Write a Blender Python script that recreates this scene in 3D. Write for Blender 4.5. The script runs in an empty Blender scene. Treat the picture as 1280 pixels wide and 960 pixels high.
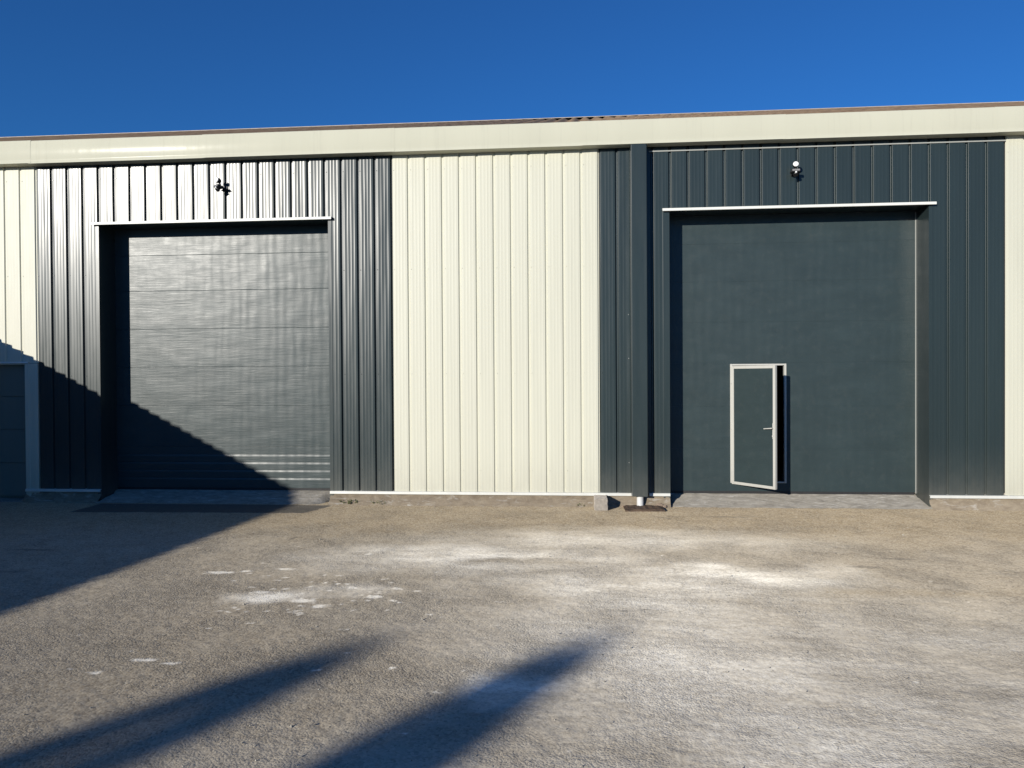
import bpy, bmesh, math, random
import numpy as np
from mathutils import Matrix, Vector

random.seed(7)
S = bpy.context.scene
COL = S.collection

# ------------------------------------------------------------------ camera
YAW, PITCH, ROLL = 0.08688, -0.01043, -0.0061
EYE = Vector((0.0, 0.0, 1.86))
fw = Vector((-math.sin(YAW) * math.cos(PITCH), math.cos(YAW) * math.cos(PITCH), math.sin(PITCH)))
rt = Vector((math.cos(YAW), math.sin(YAW), 0.0))
up = rt.cross(fw)
rt2 = rt * math.cos(ROLL) + up * math.sin(ROLL)
up2 = up * math.cos(ROLL) - rt * math.sin(ROLL)
cam = bpy.data.cameras.new("camera")
cam.sensor_width = 36.0
cam.lens = 27.0
cam.clip_start = 0.05
cam.clip_end = 3000.0
camo = bpy.data.objects.new("camera", cam)
COL.objects.link(camo)
m = Matrix((rt2, up2, -fw)).transposed().to_4x4()
m.translation = EYE
camo.matrix_world = m
S.camera = camo

# ------------------------------------------------------------------ light
SUN = Vector((0.58, 1.0, -0.268)).normalized()          # direction the light travels
ELEV = math.asin(-SUN.z)
AZ = math.atan2(-SUN.x, -SUN.y)                          # towards the sun, clockwise from +Y
w = bpy.data.worlds.new("World")
S.world = w
w.use_nodes = True
nt = w.node_tree
bg = nt.nodes["Background"]
sky = nt.nodes.new("ShaderNodeTexSky")
sky.sky_type = 'NISHITA'
sky.sun_disc = False
sky.sun_elevation = ELEV
sky.sun_rotation = AZ
sky.altitude = 0.0
sky.air_density = 1.0
sky.dust_density = 0.0
sky.ozone_density = 10.0
nt.links.new(sky.outputs[0], bg.inputs[0])
bg.inputs[1].default_value = 0.115
sun = bpy.data.lights.new("sun", 'SUN')
sun.energy = 5.0
sun.angle = math.radians(0.53)
sun.color = (1.0, 0.95, 0.86)
suno = bpy.data.objects.new("sun", sun)
COL.objects.link(suno)
suno.rotation_euler = SUN.to_track_quat('-Z', 'Y').to_euler()
suno.location = (-20, -35, 12)

S.view_settings.view_transform = 'Standard'
S.view_settings.look = 'None'
S.view_settings.gamma = 1.0
S.view_settings.exposure = 0.0
S.view_settings.use_curve_mapping = False
S.render.engine = 'CYCLES'

# ------------------------------------------------------------------ materials
class NM:
    """small node builder"""
    def __init__(self, name):
        self.m = bpy.data.materials.new(name)
        self.m.use_nodes = True
        self.t = self.m.node_tree
        self.b = self.t.nodes["Principled BSDF"]
    def n(self, kind, **kw):
        x = self.t.nodes.new(kind)
        for k, v in kw.items():
            if isinstance(k, str) and hasattr(x, k):
                setattr(x, k, v)
            else:
                x.inputs[k.replace("_", " ")].default_value = v
        return x
    def l(self, a, b):
        self.t.links.new(a, b)
    def coord(self, scale=(1, 1, 1), kind="geo"):
        if kind == "geo":
            s = self.n("ShaderNodeNewGeometry").outputs["Position"]
        else:
            s = self.n("ShaderNodeTexCoord").outputs["Object"]
        mp = self.n("ShaderNodeMapping")
        mp.inputs["Scale"].default_value = scale
        self.l(s, mp.inputs[0])
        return mp.outputs[0]
    def noise(self, co, scale, detail=3.0, rough=0.55, dist=0.0):
        x = self.n("ShaderNodeTexNoise")
        x.inputs["Scale"].default_value = scale
        x.inputs["Detail"].default_value = detail
        x.inputs["Roughness"].default_value = rough
        x.inputs["Distortion"].default_value = dist
        self.l(co, x.inputs["Vector"])
        return x.outputs["Fac"]
    def ramp(self, f, a, b, ca, cb):
        r = self.n("ShaderNodeValToRGB")
        r.color_ramp.elements[0].position = a
        r.color_ramp.elements[1].position = b
        r.color_ramp.elements[0].color = (*ca, 1) if len(ca) == 3 else ca
        r.color_ramp.elements[1].color = (*cb, 1) if len(cb) == 3 else cb
        self.l(f, r.inputs[0])
        return r.outputs[0]
    def mix(self, f, a, b, blend='MIX'):
        x = self.n("ShaderNodeMix")
        x.data_type = 'RGBA'
        x.blend_type = blend
        for s, v in ((0, f), (6, a), (7, b)):
            if hasattr(v, "links"):
                self.l(v, x.inputs[s])
            else:
                x.inputs[s].default_value = v if not isinstance(v, tuple) else (*v, 1)
        return x.outputs[2]
    def math(self, op, a, b=0.0, clamp=False):
        x = self.n("ShaderNodeMath")
        x.operation = op
        x.use_clamp = clamp
        for i, v in enumerate((a, b)):
            if hasattr(v, "links"):
                self.l(v, x.inputs[i])
            else:
                x.inputs[i].default_value = v
        return x.outputs[0]
    def bump(self, h, dist, strength=1.0, prev=None):
        x = self.n("ShaderNodeBump")
        x.inputs["Strength"].default_value = strength
        x.inputs["Distance"].default_value = dist
        self.l(h, x.inputs["Height"])
        if prev is not None:
            self.l(prev, x.inputs["Normal"])
        return x.outputs[0]
    def set(self, **kw):
        for k, v in kw.items():
            s = self.b.inputs[k.replace("_", " ")]
            if hasattr(v, "links"):
                self.l(v, s)
            else:
                s.default_value = (*v, 1) if isinstance(v, tuple) and len(v) == 3 else v
        return self.m


def painted_metal(name, col, rough=0.36, var=0.06, wave=0.0035, dirt=(0.5, 0.46, 0.38), dirt_amt=0.25, spec=0.5):
    k = NM(name)
    stretch = k.coord((1.0, 1.0, 0.14))
    big = k.noise(stretch, 2.2, 2.0)
    base = k.ramp(big, 0.3, 0.7, tuple(c * (1 - var) for c in col), tuple(min(1, c * (1 + var)) for c in col))
    # dirt splashed up from the yard: wear with a shape of its own
    geo = k.n("ShaderNodeNewGeometry")
    sp = k.n("ShaderNodeSeparateXYZ")
    k.l(geo.outputs["Position"], sp.inputs[0])
    hgt = k.n("ShaderNodeMapRange")
    hgt.inputs[1].default_value = 1.0
    hgt.inputs[2].default_value = 0.1
    k.l(sp.outputs[2], hgt.inputs[0])
    dn = k.noise(k.coord((1, 1, 0.5)), 6.0, 5.0, 0.65)
    df = k.math('MULTIPLY', k.math('MULTIPLY', hgt.outputs[0], hgt.outputs[0]), k.math('MULTIPLY', dn, dirt_amt * 2), True)
    streak = k.noise(k.coord((9.0, 9.0, 0.22)), 3.0, 3.0)
    sf = k.math('MULTIPLY', k.math('SUBTRACT', streak, 0.56, True), 0.8, True)
    base = k.mix(df, base, tuple(d * 0.5 for d in dirt))
    base = k.mix(sf, base, tuple(0.6 * c + 0.02 for c in col))
    hn = k.noise(k.coord((4.2, 4.2, 0.35)), 1.6, 1.5)
    b1 = k.bump(hn, wave, 1.0)
    fine = k.noise(k.coord((1, 1, 1)), 260.0, 2.0)
    b2 = k.bump(fine, 0.00004, 1.0, b1)
    rn = k.noise(k.coord((3, 3, 0.6)), 4.0, 4.0)
    r = k.n("ShaderNodeMapRange")
    r.inputs[3].default_value = rough - 0.05
    r.inputs[4].default_value = rough + 0.07
    k.l(rn, r.inputs[0])
    return k.set(Base_Color=base, Roughness=r.outputs[0], Normal=b2, Specular_IOR_Level=spec)


CREAM = painted_metal("cream_paint", (0.585, 0.575, 0.467), 0.45, 0.025, spec=0.35)
CREAMF = painted_metal("cream_fascia_paint", (0.55, 0.54, 0.43), 0.16, 0.02, 0.0012, spec=0.022)
DARK = painted_metal("anthracite_paint", (0.025, 0.0375, 0.039), 0.29, 0.07, 0.006, spec=0.41)
WHITE = painted_metal("white_trim_paint", (0.74, 0.74, 0.68), 0.4, 0.02)
FRAMEW = painted_metal("white_aluminium", (0.52, 0.51, 0.46), 0.38, 0.03)
GREYTRIM = painted_metal("pale_grey_trim", (0.36, 0.365, 0.34), 0.35, 0.04)
SMALLDOOR = painted_metal("grey_green_door_paint", (0.15, 0.185, 0.17), 0.45, 0.05)


def door_paint(name, col, wav):
    k = NM(name)
    big = k.noise(k.coord((1, 1, 2.5)), 2.0, 4.0)
    base = k.ramp(big, 0.3, 0.72, tuple(c * 0.92 for c in col), tuple(c * 1.08 for c in col))
    dn = k.noise(k.coord((1, 1, 1)), 9.0, 5.0, 0.7)
    dust = k.math('MULTIPLY', k.math('SUBTRACT', dn, 0.52, True), 0.35, True)
    base = k.mix(dust, base, (0.14, 0.14, 0.125))
    # shallow buckling of the skin, upright ripples and the fine micro-profile
    n1 = k.noise(k.coord((1.0, 1.0, 1.6)), 2.2, 1.0, 0.5)
    n2 = k.noise(k.coord((1.0, 1.0, 0.22)), 9.5, 0.5, 0.5, 0.25)
    b1 = k.bump(n1, wav, 1.0)
    b2 = k.bump(n2, wav * 0.34, 1.0, b1)
    wv = k.n("ShaderNodeTexWave")
    wv.bands_direction = 'X'
    wv.inputs["Scale"].default_value = 2.2
    wv.inputs["Distortion"].default_value = 3.0
    wv.inputs["Detail"].default_value = 1.0
    wv.inputs["Detail Scale"].default_value = 1.2
    k.l(k.coord((1.0, 0.3, 0.55)), wv.inputs[0])
    wm = k.math('MULTIPLY', wv.outputs["Fac"], k.noise(k.coord((0.8, 0.8, 1.2)), 1.7, 2.0))
    b2 = k.bump(wm, 0.0014, 1.0, b2)
    n3 = k.noise(k.coord((0.30, 0.30, 4.0)), 11.0, 4.0, 0.65)
    b3 = k.bump(n3, 0.0014, 1.0, b2)
    st = k.noise(k.coord((1, 1, 1)), 75.0, 3.0)
    b4 = k.bump(st, 0.0003, 1.0, b3)
    rr = k.n("ShaderNodeMapRange")
    rr.inputs[1].default_value = 0.3
    rr.inputs[2].default_value = 0.7
    rr.inputs[3].default_value = 0.335
    rr.inputs[4].default_value = 0.40
    k.l(k.noise(k.coord((0.8, 0.8, 2.0)), 5.0, 4.0, 0.65, 0.5), rr.inputs[0])
    return k.set(Base_Color=base, Roughness=rr.outputs[0], Normal=b4, Specular_IOR_Level=0.38)


DOORM = door_paint("door_section_paint", (0.033, 0.049, 0.051), 0.005)


def simple(name, col, rough=0.6, nscale=20.0, var=0.2, bump=0.001, metallic=0.0, col2=None, stretch=(1, 1, 1)):
    k = NM(name)
    n = k.noise(k.coord(stretch), nscale, 5.0, 0.6)
    c2 = col2 or tuple(min(1, c * (1 + var)) for c in col)
    base = k.ramp(n, 0.3, 0.7, tuple(c * (1 - var) for c in col), c2)
    bb = k.bump(k.noise(k.coord(stretch), nscale * 2.5, 4.0, 0.65), bump, 1.0)
    return k.set(Base_Color=base, Roughness=rough, Metallic=metallic, Normal=bb)


BLACK = simple("black_plastic", (0.012, 0.012, 0.012), 0.45, 40, 0.2, 0.0003)
GREYP = simple("grey_plastic", (0.23, 0.225, 0.22), 0.5, 40, 0.1, 0.0003)
LENS = simple("white_lens_glass", (0.86, 0.86, 0.84), 0.25, 30, 0.03, 0.0001)
PVC = simple("grey_white_pvc", (0.62, 0.62, 0.60), 0.4, 10, 0.06, 0.0003)
RUST = simple("rusty_steel", (0.085, 0.055, 0.038), 0.8, 14, 0.45, 0.003, 0.0, (0.17, 0.11, 0.07))
CONC = simple("pale_concrete", (0.36, 0.32, 0.27), 0.9, 18, 0.2, 0.004)
STONE = simple("broken_stone", (0.25, 0.19, 0.14), 0.9, 30, 0.3, 0.004)
SLAB = simple("slab_concrete", (0.30, 0.29, 0.27), 0.9, 5, 0.15, 0.003)
INNER = simple("dark_inner_lining", (0.045, 0.045, 0.047), 0.85, 6, 0.15, 0.001)
RUBBER = simple("black_rubber", (0.02, 0.02, 0.021), 0.7, 30, 0.2, 0.001)
RENDERW = simple("lime_render", (0.52, 0.46, 0.37), 0.9, 4, 0.1, 0.003)
TILE = simple("clay_tile", (0.30, 0.13, 0.075), 0.85, 6, 0.3, 0.003)
LEAF = simple("cypress_foliage", (0.045, 0.075, 0.03), 0.7, 8, 0.3, 0.002)
WEED = simple("weed_leaf", (0.14, 0.165, 0.06), 0.6, 60, 0.35, 0.0005)
BARK = simple("bark", (0.12, 0.085, 0.06), 0.9, 12, 0.3, 0.006, 0, None, (1, 1, 0.2))
WOOD = simple("grey_shutter_wood", (0.16, 0.17, 0.16), 0.7, 10, 0.15, 0.001)
ROOFM = simple("weathered_fibre_cement", (0.27, 0.165, 0.085), 0.85, 3.0, 0.3, 0.002, 0.0, (0.40, 0.27, 0.15))
RIDGE = simple("pale_ridge_metal", (0.50, 0.45, 0.37), 0.6, 5, 0.08, 0.001)
for mm in (CONC, STONE, SLAB, RENDERW):
    mm.node_tree.nodes["Principled BSDF"].inputs["Diffuse Roughness"].default_value = 0.8


def yard_material():
    k = NM("dusty_asphalt")
    co = k.coord()
    at = k.n("ShaderNodeAttribute")
    at.attribute_name = "wear"
    spl = k.n("ShaderNodeSeparateColor")
    k.l(at.outputs["Color"], spl.inputs[0])
    dust, brown, patch = spl.outputs[0], spl.outputs[1], spl.outputs[2]
    # aggregate
    vor = k.n("ShaderNodeTexVoronoi")
    vor.inputs["Scale"].default_value = 70.0
    vor.inputs["Randomness"].default_value = 1.0
    k.l(co, vor.inputs["Vector"])
    vsep = k.n("ShaderNodeSeparateColor")
    k.l(vor.outputs["Color"], vsep.inputs[0])
    grit = k.noise(co, 55.0, 5.0, 0.7)
    mid = k.noise(co, 4.0, 6.0, 0.68, 0.3)
    base = k.ramp(mid, 0.34, 0.68, (0.25, 0.207, 0.15), (0.355, 0.303, 0.228))
    base = k.mix(brown, base, k.ramp(mid, 0.3, 0.7, (0.17, 0.122, 0.066), (0.275, 0.207, 0.117)))
    base = k.mix(k.math('MULTIPLY', vsep.outputs[0], 0.62), base, (0.50, 0.435, 0.325))
    dk = k.math('MULTIPLY', k.math('SUBTRACT', vsep.outputs[1], 0.72, True), 2.0, True)
    base = k.mix(dk, base, (0.12, 0.10, 0.075))
    # white plaster dust caught on the high grains
    dn = k.noise(co, 26.0, 6.0, 0.75)
    dsc = k.math('ADD', 0.86, k.math('MULTIPLY', k.math('SUBTRACT', dn, 0.5), 2.6))
    dd = k.math('MULTIPLY', k.math('MULTIPLY', dust, dsc), 1.12, True)
    base = k.mix(k.math('MINIMUM', dd, 0.93), base, (0.87, 0.81, 0.68))
    base = k.mix(patch, base, k.ramp(grit, 0.3, 0.7, (0.045, 0.044, 0.042), (0.085, 0.08, 0.072)))
    # worn and dust-filled zones are smoother than the bare aggregate
    zone = k.n("ShaderNodeMapRange")
    zone.inputs[1].default_value = 0.38
    zone.inputs[2].default_value = 0.62
    zone.inputs[3].default_value = 0.25
    zone.inputs[4].default_value = 1.0
    k.l(k.noise(co, 1.3, 4.0, 0.6, 0.6), zone.inputs[0])
    st_ = k.math('MULTIPLY', zone.outputs[0], k.math('SUBTRACT', 1.0, k.math('MULTIPLY', dd, 0.45)))
    st_ = k.math('MULTIPLY', st_, k.math('SUBTRACT', 1.0, k.math('MULTIPLY', brown, 0.4)))
    h1 = k.math('MULTIPLY', vor.outputs["Distance"], -1.0)
    b1 = k.bump(h1, 0.0045, 0.8)
    b2 = k.bump(grit, 0.008, 0.8, b1)
    b3 = k.bump(k.noise(co, 170.0, 3.0, 0.6), 0.0018, 0.9, b2)
    for b_ in (b1, b2, b3):
        k.l(st_, b_.node.inputs["Strength"])
    return k.set(Base_Color=base, Roughness=0.92, Normal=b3, Diffuse_Roughness=1.0, Specular_IOR_Level=0.25)


YARD = yard_material()


def apron_material(name, c1, c2):
    k = NM(name)
    co = k.coord()
    n = k.noise(k.coord((1.0, 2.0, 2.0)), 5.0, 6.0, 0.7, 0.5)
    base = k.ramp(n, 0.32, 0.68, c1, c2)
    vein = k.noise(k.coord((0.6, 2.5, 2)), 7.0, 4.0, 0.6, 1.2)
    base = k.mix(k.math('MULTIPLY', k.math('SUBTRACT', vein, 0.56, True), 4.0, True), base, (0.5, 0.48, 0.44))
    b = k.bump(k.noise(co, 22.0, 6.0, 0.7), 0.012, 0.8)
    return k.set(Base_Color=base, Roughness=0.92, Normal=b, Diffuse_Roughness=0.8)


RAMPM = apron_material("apron_concrete", (0.165, 0.15, 0.125), (0.33, 0.305, 0.26))
FOOTM = apron_material("earthy_footing", (0.19, 0.15, 0.105), (0.33, 0.275, 0.20))

# ------------------------------------------------------------------ geometry helpers
WLOC = {}


class MB:
    """collects faces for ONE mesh object, in world metres"""
    scale = 1.0                  # radius scale for cylinders
    def __init__(self):
        self.v, self.f, self.k = [], [], MB.scale
    def add(self, vs, fs):
        o = len(self.v)
        self.v += [tuple(p) for p in vs]
        self.f += [tuple(i + o for i in q) for q in fs]
        return self
    def box(self, x0, x1, y0, y1, z0, z1, M=None, bev=0.0):
        if bev > 0:
            bm = bmesh.new()
            bmesh.ops.create_cube(bm, size=1.0)
            for q in bm.verts:
                q.co = Vector(((x0 + x1) / 2 + q.co.x * (x1 - x0), (y0 + y1) / 2 + q.co.y * (y1 - y0), (z0 + z1) / 2 + q.co.z * (z1 - z0)))
            bmesh.ops.bevel(bm, geom=bm.edges[:], offset=bev, segments=2, affect='EDGES')
            vs = [q.co.copy() for q in bm.verts]
            bm.verts.index_update()
            fs = [[q.index for q in f.verts] for f in bm.faces]
            bm.free()
        else:
            vs = [Vector(p) for p in ((x0, y0, z0), (x1, y0, z0), (x1, y1, z0), (x0, y1, z0), (x0, y0, z1), (x1, y0, z1), (x1, y1, z1), (x0, y1, z1))]
            fs = [(0, 3, 2, 1), (4, 5, 6, 7), (0, 1, 5, 4), (1, 2, 6, 5), (2, 3, 7, 6), (3, 0, 4, 7)]
        if M is not None:
            vs = [M @ q for q in vs]
        return self.add(vs, fs)
    def cyl(self, a, b, r0, r1=None, n=14, caps=True):
        r1 = (r0 if r1 is None else r1) * self.k
        r0 = r0 * self.k
        a, b = Vector(a), Vector(b)
        d = (b - a).normalized()
        u = d.orthogonal().normalized()
        v = d.cross(u)
        vs = []
        for p, r in ((a, r0), (b, r1)):
            for i in range(n):
                t = 2 * math.pi * i / n
                vs.append(p + (u * math.cos(t) + v * math.sin(t)) * r)
        fs = [(i, (i + 1) % n, n + (i + 1) % n, n + i) for i in range(n)]
        if caps:
            fs += [tuple(range(n - 1, -1, -1)), tuple(range(n, 2 * n))]
        return self.add(vs, fs)
    def extrude(self, prof, axis, a, b, closed=True, cap=True):
        """prof: 2-D points; axis 'x' -> prof is (y,z); 'z' -> (x,y); 'y' -> (x,z)"""
        def P(q, t):
            return {'x': (t, q[0], q[1]), 'z': (q[0], q[1], t), 'y': (q[0], t, q[1])}[axis]
        n = len(prof)
        vs = [P(q, a) for q in prof] + [P(q, b) for q in prof]
        fs = [(i, (i + 1) % n, n + (i + 1) % n, n + i) for i in range(n if closed else n - 1)]
        if closed and cap:
            fs += [tuple(range(n - 1, -1, -1)), tuple(range(n, 2 * n))]
        return self.add(vs, fs)
    def build(self, name, mat, parent=None, label=None, kind=None, smooth=None):
        v = np.array(self.v, dtype=float)
        lo, hi = v.min(0), v.max(0)
        c = Vector(((lo[0] + hi[0]) / 2, (lo[1] + hi[1]) / 2, lo[2]))
        me = bpy.data.meshes.new(name)
        me.from_pydata([tuple(Vector(p) - c) for p in self.v], [], self.f)
        bm = bmesh.new()
        bm.from_mesh(me)
        bmesh.ops.recalc_face_normals(bm, faces=bm.faces)
        bm.to_mesh(me)
        bm.free()
        me.materials.append(mat)
        if smooth:
            me.shade_smooth()
            try:
                me.set_sharp_from_angle(angle=math.radians(smooth))
            except Exception:
                pass
        o = bpy.data.objects.new(name, me)
        COL.objects.link(o)
        place(o, c, parent)
        if label:
            o["label"] = label
        if kind:
            o["kind"] = kind
        return o


def place(o, c, parent=None):
    WLOC[o.name] = Vector(c)
    if parent is not None:
        o.parent = parent
        o.location = Vector(c) - WLOC[parent.name]
    else:
        o.location = c


def tag(o, label, cat, group=None):
    o["label"] = label
    o["category"] = cat
    if group:
        o["group"] = group
    return o


def thing(name, label, cat, loc, group=None):
    o = bpy.data.objects.new(name, None)
    COL.objects.link(o)
    o.empty_display_size = 0.3
    place(o, Vector(loc))
    return tag(o, label, cat, group)


# ------------------------------------------------------------------ the yard (ground)
def vnoise(x, y, scale, seed):
    rng = np.random.default_rng(seed)
    T = rng.random((256, 256))
    u, v = x / scale + 500.37, y / scale + 500.71
    i, j = np.floor(u).astype(int), np.floor(v).astype(int)
    fu, fv = u - i, v - j
    fu, fv = fu * fu * (3 - 2 * fu), fv * fv * (3 - 2 * fv)
    a, b = T[i % 256, j % 256], T[(i + 1) % 256, j % 256]
    c, d = T[i % 256, (j + 1) % 256], T[(i + 1) % 256, (j + 1) % 256]
    return (a * (1 - fu) + b * fu) * (1 - fv) + (c * (1 - fu) + d * fu) * fv


def fbm(x, y, scale, seed, octv=4, gain=0.55):
    s, t, g = 0, 0, 1.0
    for o in range(octv):
        s = s + g * vnoise(x, y, scale / 2 ** o, seed + o)
        t += g
        g *= gain
    return s / t


def make_yard():
    near = np.arange(-7.6, 7.6, 0.0195)
    out = [8.3, 9.5, 12, 16, 24, 40, 80, 160, 400, 1200]
    xs = np.concatenate([[-q for q in out[::-1]], near, out])
    ys = [2.6]
    while ys[-1] < 11.3:
        ys.append(ys[-1] + 0.0085 + 0.0013 * ys[-1])
    yn = np.array(ys)
    ys = np.concatenate([[-1200, -400, -160, -80, -40, -24, -14, -8, -4, -1, 0.8, 1.9], yn, [12, 16, 22, 30, 50, 100, 250, 600, 1500]])
    X, Y = np.meshgrid(xs, ys)
    nx, ny = len(xs), len(ys)
    inside = np.clip((7.6 - np.abs(X)) / 1.5, 0, 1) * np.clip((Y - 2.2) / 0.4, 0, 1) * np.clip((11.3 - Y) / 0.6, 0, 1)
    HB = 0.018 * (fbm(X, Y, 1.9, 3, 3) - 0.5) + 0.005 * (fbm(X, Y, 0.35, 11, 3) - 0.5)
    HS = 0.0035 * (vnoise(X, Y, 0.055, 21) - 0.5) + 0.0046 * (vnoise(X, Y, 0.024, 33) - 0.5)
    # wear: r = white dust, g = brown earth, b = dark repair patch
    wx = X + 0.7 * (fbm(X, Y, 0.9, 51, 4) - 0.5) * 2
    wy = Y + 0.34 * (fbm(X, Y, 0.7, 61, 4) - 0.5) * 2
    def ell(cx, cy, rx, ry, soft=1.0, ang=0.0):
        dx, dy = wx - cx, wy - cy
        c, s = math.cos(ang), math.sin(ang)
        r = np.sqrt(((dx * c + dy * s) / rx) ** 2 + ((-dx * s + dy * c) / ry) ** 2)
        return np.clip((1.38 - r) / (1.15 * soft), 0, 1) ** 1.25
    streak = fbm(X * 0.30 + Y * 0.05, Y, 0.20, 71, 6, 0.72)
    blot = fbm(X, Y, 0.5, 81, 5, 0.62)
    fine = fbm(X, Y, 0.09, 91, 4, 0.7)
    d = np.zeros_like(X)
    for (v_, cx, cy, rx, ry, so, an) in [
            (1.00, 1.35, 7.25, 1.35, 0.48, 1.0, 0), (0.95, 0.8, 6.6, 1.6, 0.95, 1.3, 0), (0.88, -1.0, 7.85, 1.5, 0.72, 1.1, 0.10),
            (0.62, 0.5, 8.75, 2.3, 0.6, 1.3, 0), (0.75, -0.05, 6.7, 1.0, 0.6, 1.2, 0), (0.80, 0.75, 5.0, 1.7, 1.4, 1.3, 0),
            (0.70, 0.9, 3.9, 1.25, 1.0, 1.2, 0), (0.95, -0.42, 4.55, 0.42, 0.34, 1.0, 0), (0.55, 2.7, 5.6, 1.4, 0.6, 1.3, 0),
            (0.50, 2.4, 4.5, 1.4, 0.7, 1.3, 0), (0.45, 1.2, 5.9, 2.4, 1.3, 1.3, 0), (1.00, -2.45, 6.30, 0.42, 0.22, 1.1, 0), (0.55, -1.85, 6.55, 0.40, 0.25, 1.1, 0),
            (0.35, -0.6, 3.6, 1.3, 0.9, 1.3, 0), (0.62, 0.85, 5.7, 2.0, 2.2, 1.25, 0), (0.5, 1.6, 4.2, 1.5, 1.3, 1.3, 0),
            (0.9, -0.9, 7.9, 1.1, 0.5, 1.1, 0.08), (0.95, 1.5, 7.2, 0.9, 0.4, 1.0, 0)]:
        d = np.maximum(d, v_ * ell(cx, cy, rx, ry, so, an))
    mod = 0.55 + 0.70 * np.clip((0.75 * streak + 0.25 * blot - 0.34) / 0.32, 0, 1)
    d = np.clip(d * mod, 0, 1)
    # little spatters of plaster
    rng = np.random.default_rng(5)
    sp = [(-3.42, 7.05, .13, .05), (-3.2, 7.12, .06, .04), (-2.86, 7.22, .08, .04), (-2.87, 4.83, .09, .028), (-2.68, 4.78, .07, .022),
          (-3.05, 4.6, .05, .02), (-2.62, 6.18, .09, .05), (-2.3, 6.2, .10, .05), (-2.1, 6.06, .06, .035), (-1.75, 6.36, .07, .04), (-1.62, 6.62, .06, .04),
          (-2.0, 6.62, .08, .04), (-2.75, 6.42, .07, .04), (-1.55, 6.25, .05, .03), (-2.2, 7.9, .06, .06)]
    for i in range(70):
        a, b = rng.normal(-2.2, 0.55), rng.normal(6.35, 0.35)
        sp.append((a, b, rng.uniform(.012, .035), rng.uniform(.01, .022)))
    for i in range(60):
        sp.append((rng.uniform(-4.2, 3.2), rng.uniform(3.6, 8.5), rng.uniform(.008, .02), rng.uniform(.008, .016)))
    lx = X + 0.05 * (fbm(X, Y, 0.05, 55, 3) - 0.5) * 2
    ly = Y + 0.03 * (fbm(X, Y, 0.05, 56, 3) - 0.5) * 2
    for (a, b, rx, ry) in sp:
        r = ((lx - a) / rx) ** 2 + ((ly - b) / ry) ** 2
        d = np.maximum(d, 0.85 * np.clip((1.5 - r) * 0.8, 0, 1))
    d *= np.clip(1.0 - 0.9 * ell(-0.55, 7.62, 0.55, 0.10), 0, 1)
    d *= np.clip(1.0 - 0.6 * ell(1.35, 6.30, 0.55, 0.22), 0, 1)
    br = np.clip((Y - 8.2 + 1.4 * (blot - 0.5)) / 1.4, 0, 1) * 0.95
    br = np.maximum(br, 0.75 * ell(2.7, 6.75, 1.3, 0.16))
    br = np.maximum(br, 0.35 * ell(-3.0, 4.6, 1.2, 1.4, 1.4))
    br *= np.clip(0.55 + 0.9 * fine, 0, 1)
    # dark repair strip in front of the left door
    e1 = np.clip((X + 7.12 + 0.06 * (fine - .5)) / 0.05, 0, 1) * np.clip((-3.72 + (Y - 10.24) * 0.30 - X + 0.08 * (fine - .5)) / 0.05, 0, 1)
    e2 = np.clip((Y - 10.10 - 0.02 * (X + 7) + 0.05 * (fine - .5)) / 0.04, 0, 1) * np.clip((10.86 - Y) / 0.04, 0, 1)
    pt = e1 * e2 * 0.85
    for (a, b, rx, ry) in [(-5.9, 7.85, .30, .05), (-5.5, 6.95, .22, .05), (2.72, 7.65, .16, .06), (3.2, 8.0, .18, .05), (1.9, 10.2, .35, .05), (-3.3, 8.6, .03, .12), (.35, 6.1, .05, .03), (.5, 6.15, .04, .02)]:
        r = ((lx - a) / rx) ** 2 + ((ly - b) / ry) ** 2
        pt = np.maximum(pt, np.clip((1.2 - r), 0, 1) * 0.45)
    far = (np.abs(X) > 9) | (Y < 1.5) | (Y > 13)
    d[far], br[far], pt[far] = 0.1, 0.4, 0
    # thin cracks
    for (pts_, w_) in [([(0.9, 10.3), (1.25, 9.9), (1.5, 9.75), (1.62, 9.3)], .012), ([(2.0, 10.4), (2.5, 10.15), (3.2, 10.2)], .014), ([(2.6, 8.9), (3.3, 8.5), (3.7, 7.9)], .010), ([(-0.2, 4.3), (0.1, 4.45), (0.5, 4.4)], .006)]:
        for (p0, p1) in zip(pts_[:-1], pts_[1:]):
            ax, ay = p0
            bx, by = p1[0] - ax, p1[1] - ay
            tt = np.clip(((X - ax) * bx + (Y - ay) * by) / (bx * bx + by * by), 0, 1)
            jx = 0.05 * (fbm(X, Y, 0.16, 97, 3) - .5) * 2
            dist = np.hypot(X + jx - ax - tt * bx, Y + jx - ay - tt * by)
            pt = np.maximum(pt, np.clip(1.3 - dist / w_, 0, 1) * 0.55)
    Z = inside * (HB + HS * np.clip(1.05 - 0.65 * d - 0.6 * br, 0.2, 1))
    me = bpy.data.meshes.new("yard")
    nv = nx * ny
    co = np.stack([X.ravel(), Y.ravel(), Z.ravel()], 1).astype(np.float32)
    idx = np.arange(nv).reshape(ny, nx)
    q = np.stack([idx[:-1, :-1].ravel(), idx[:-1, 1:].ravel(), idx[1:, 1:].ravel(), idx[1:, :-1].ravel()], 1).astype(np.int32)
    me.vertices.add(nv)
    me.vertices.foreach_set("co", co.ravel())
    me.loops.add(q.size)
    me.loops.foreach_set("vertex_index", q.ravel())
    me.polygons.add(len(q))
    me.polygons.foreach_set("loop_start", np.arange(0, q.size, 4, dtype=np.int32))
    me.polygons.foreach_set("use_smooth", np.ones(len(q), dtype=bool))
    ca = me.color_attributes.new("wear", 'FLOAT_COLOR', 'POINT')
    c4 = np.stack([d.ravel(), br.ravel(), pt.ravel(), np.ones(nv)], 1).astype(np.float32)
    ca.data.foreach_set("color", c4.ravel())
    me.update(calc_edges=True)
    me.materials.append(YARD)
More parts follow.
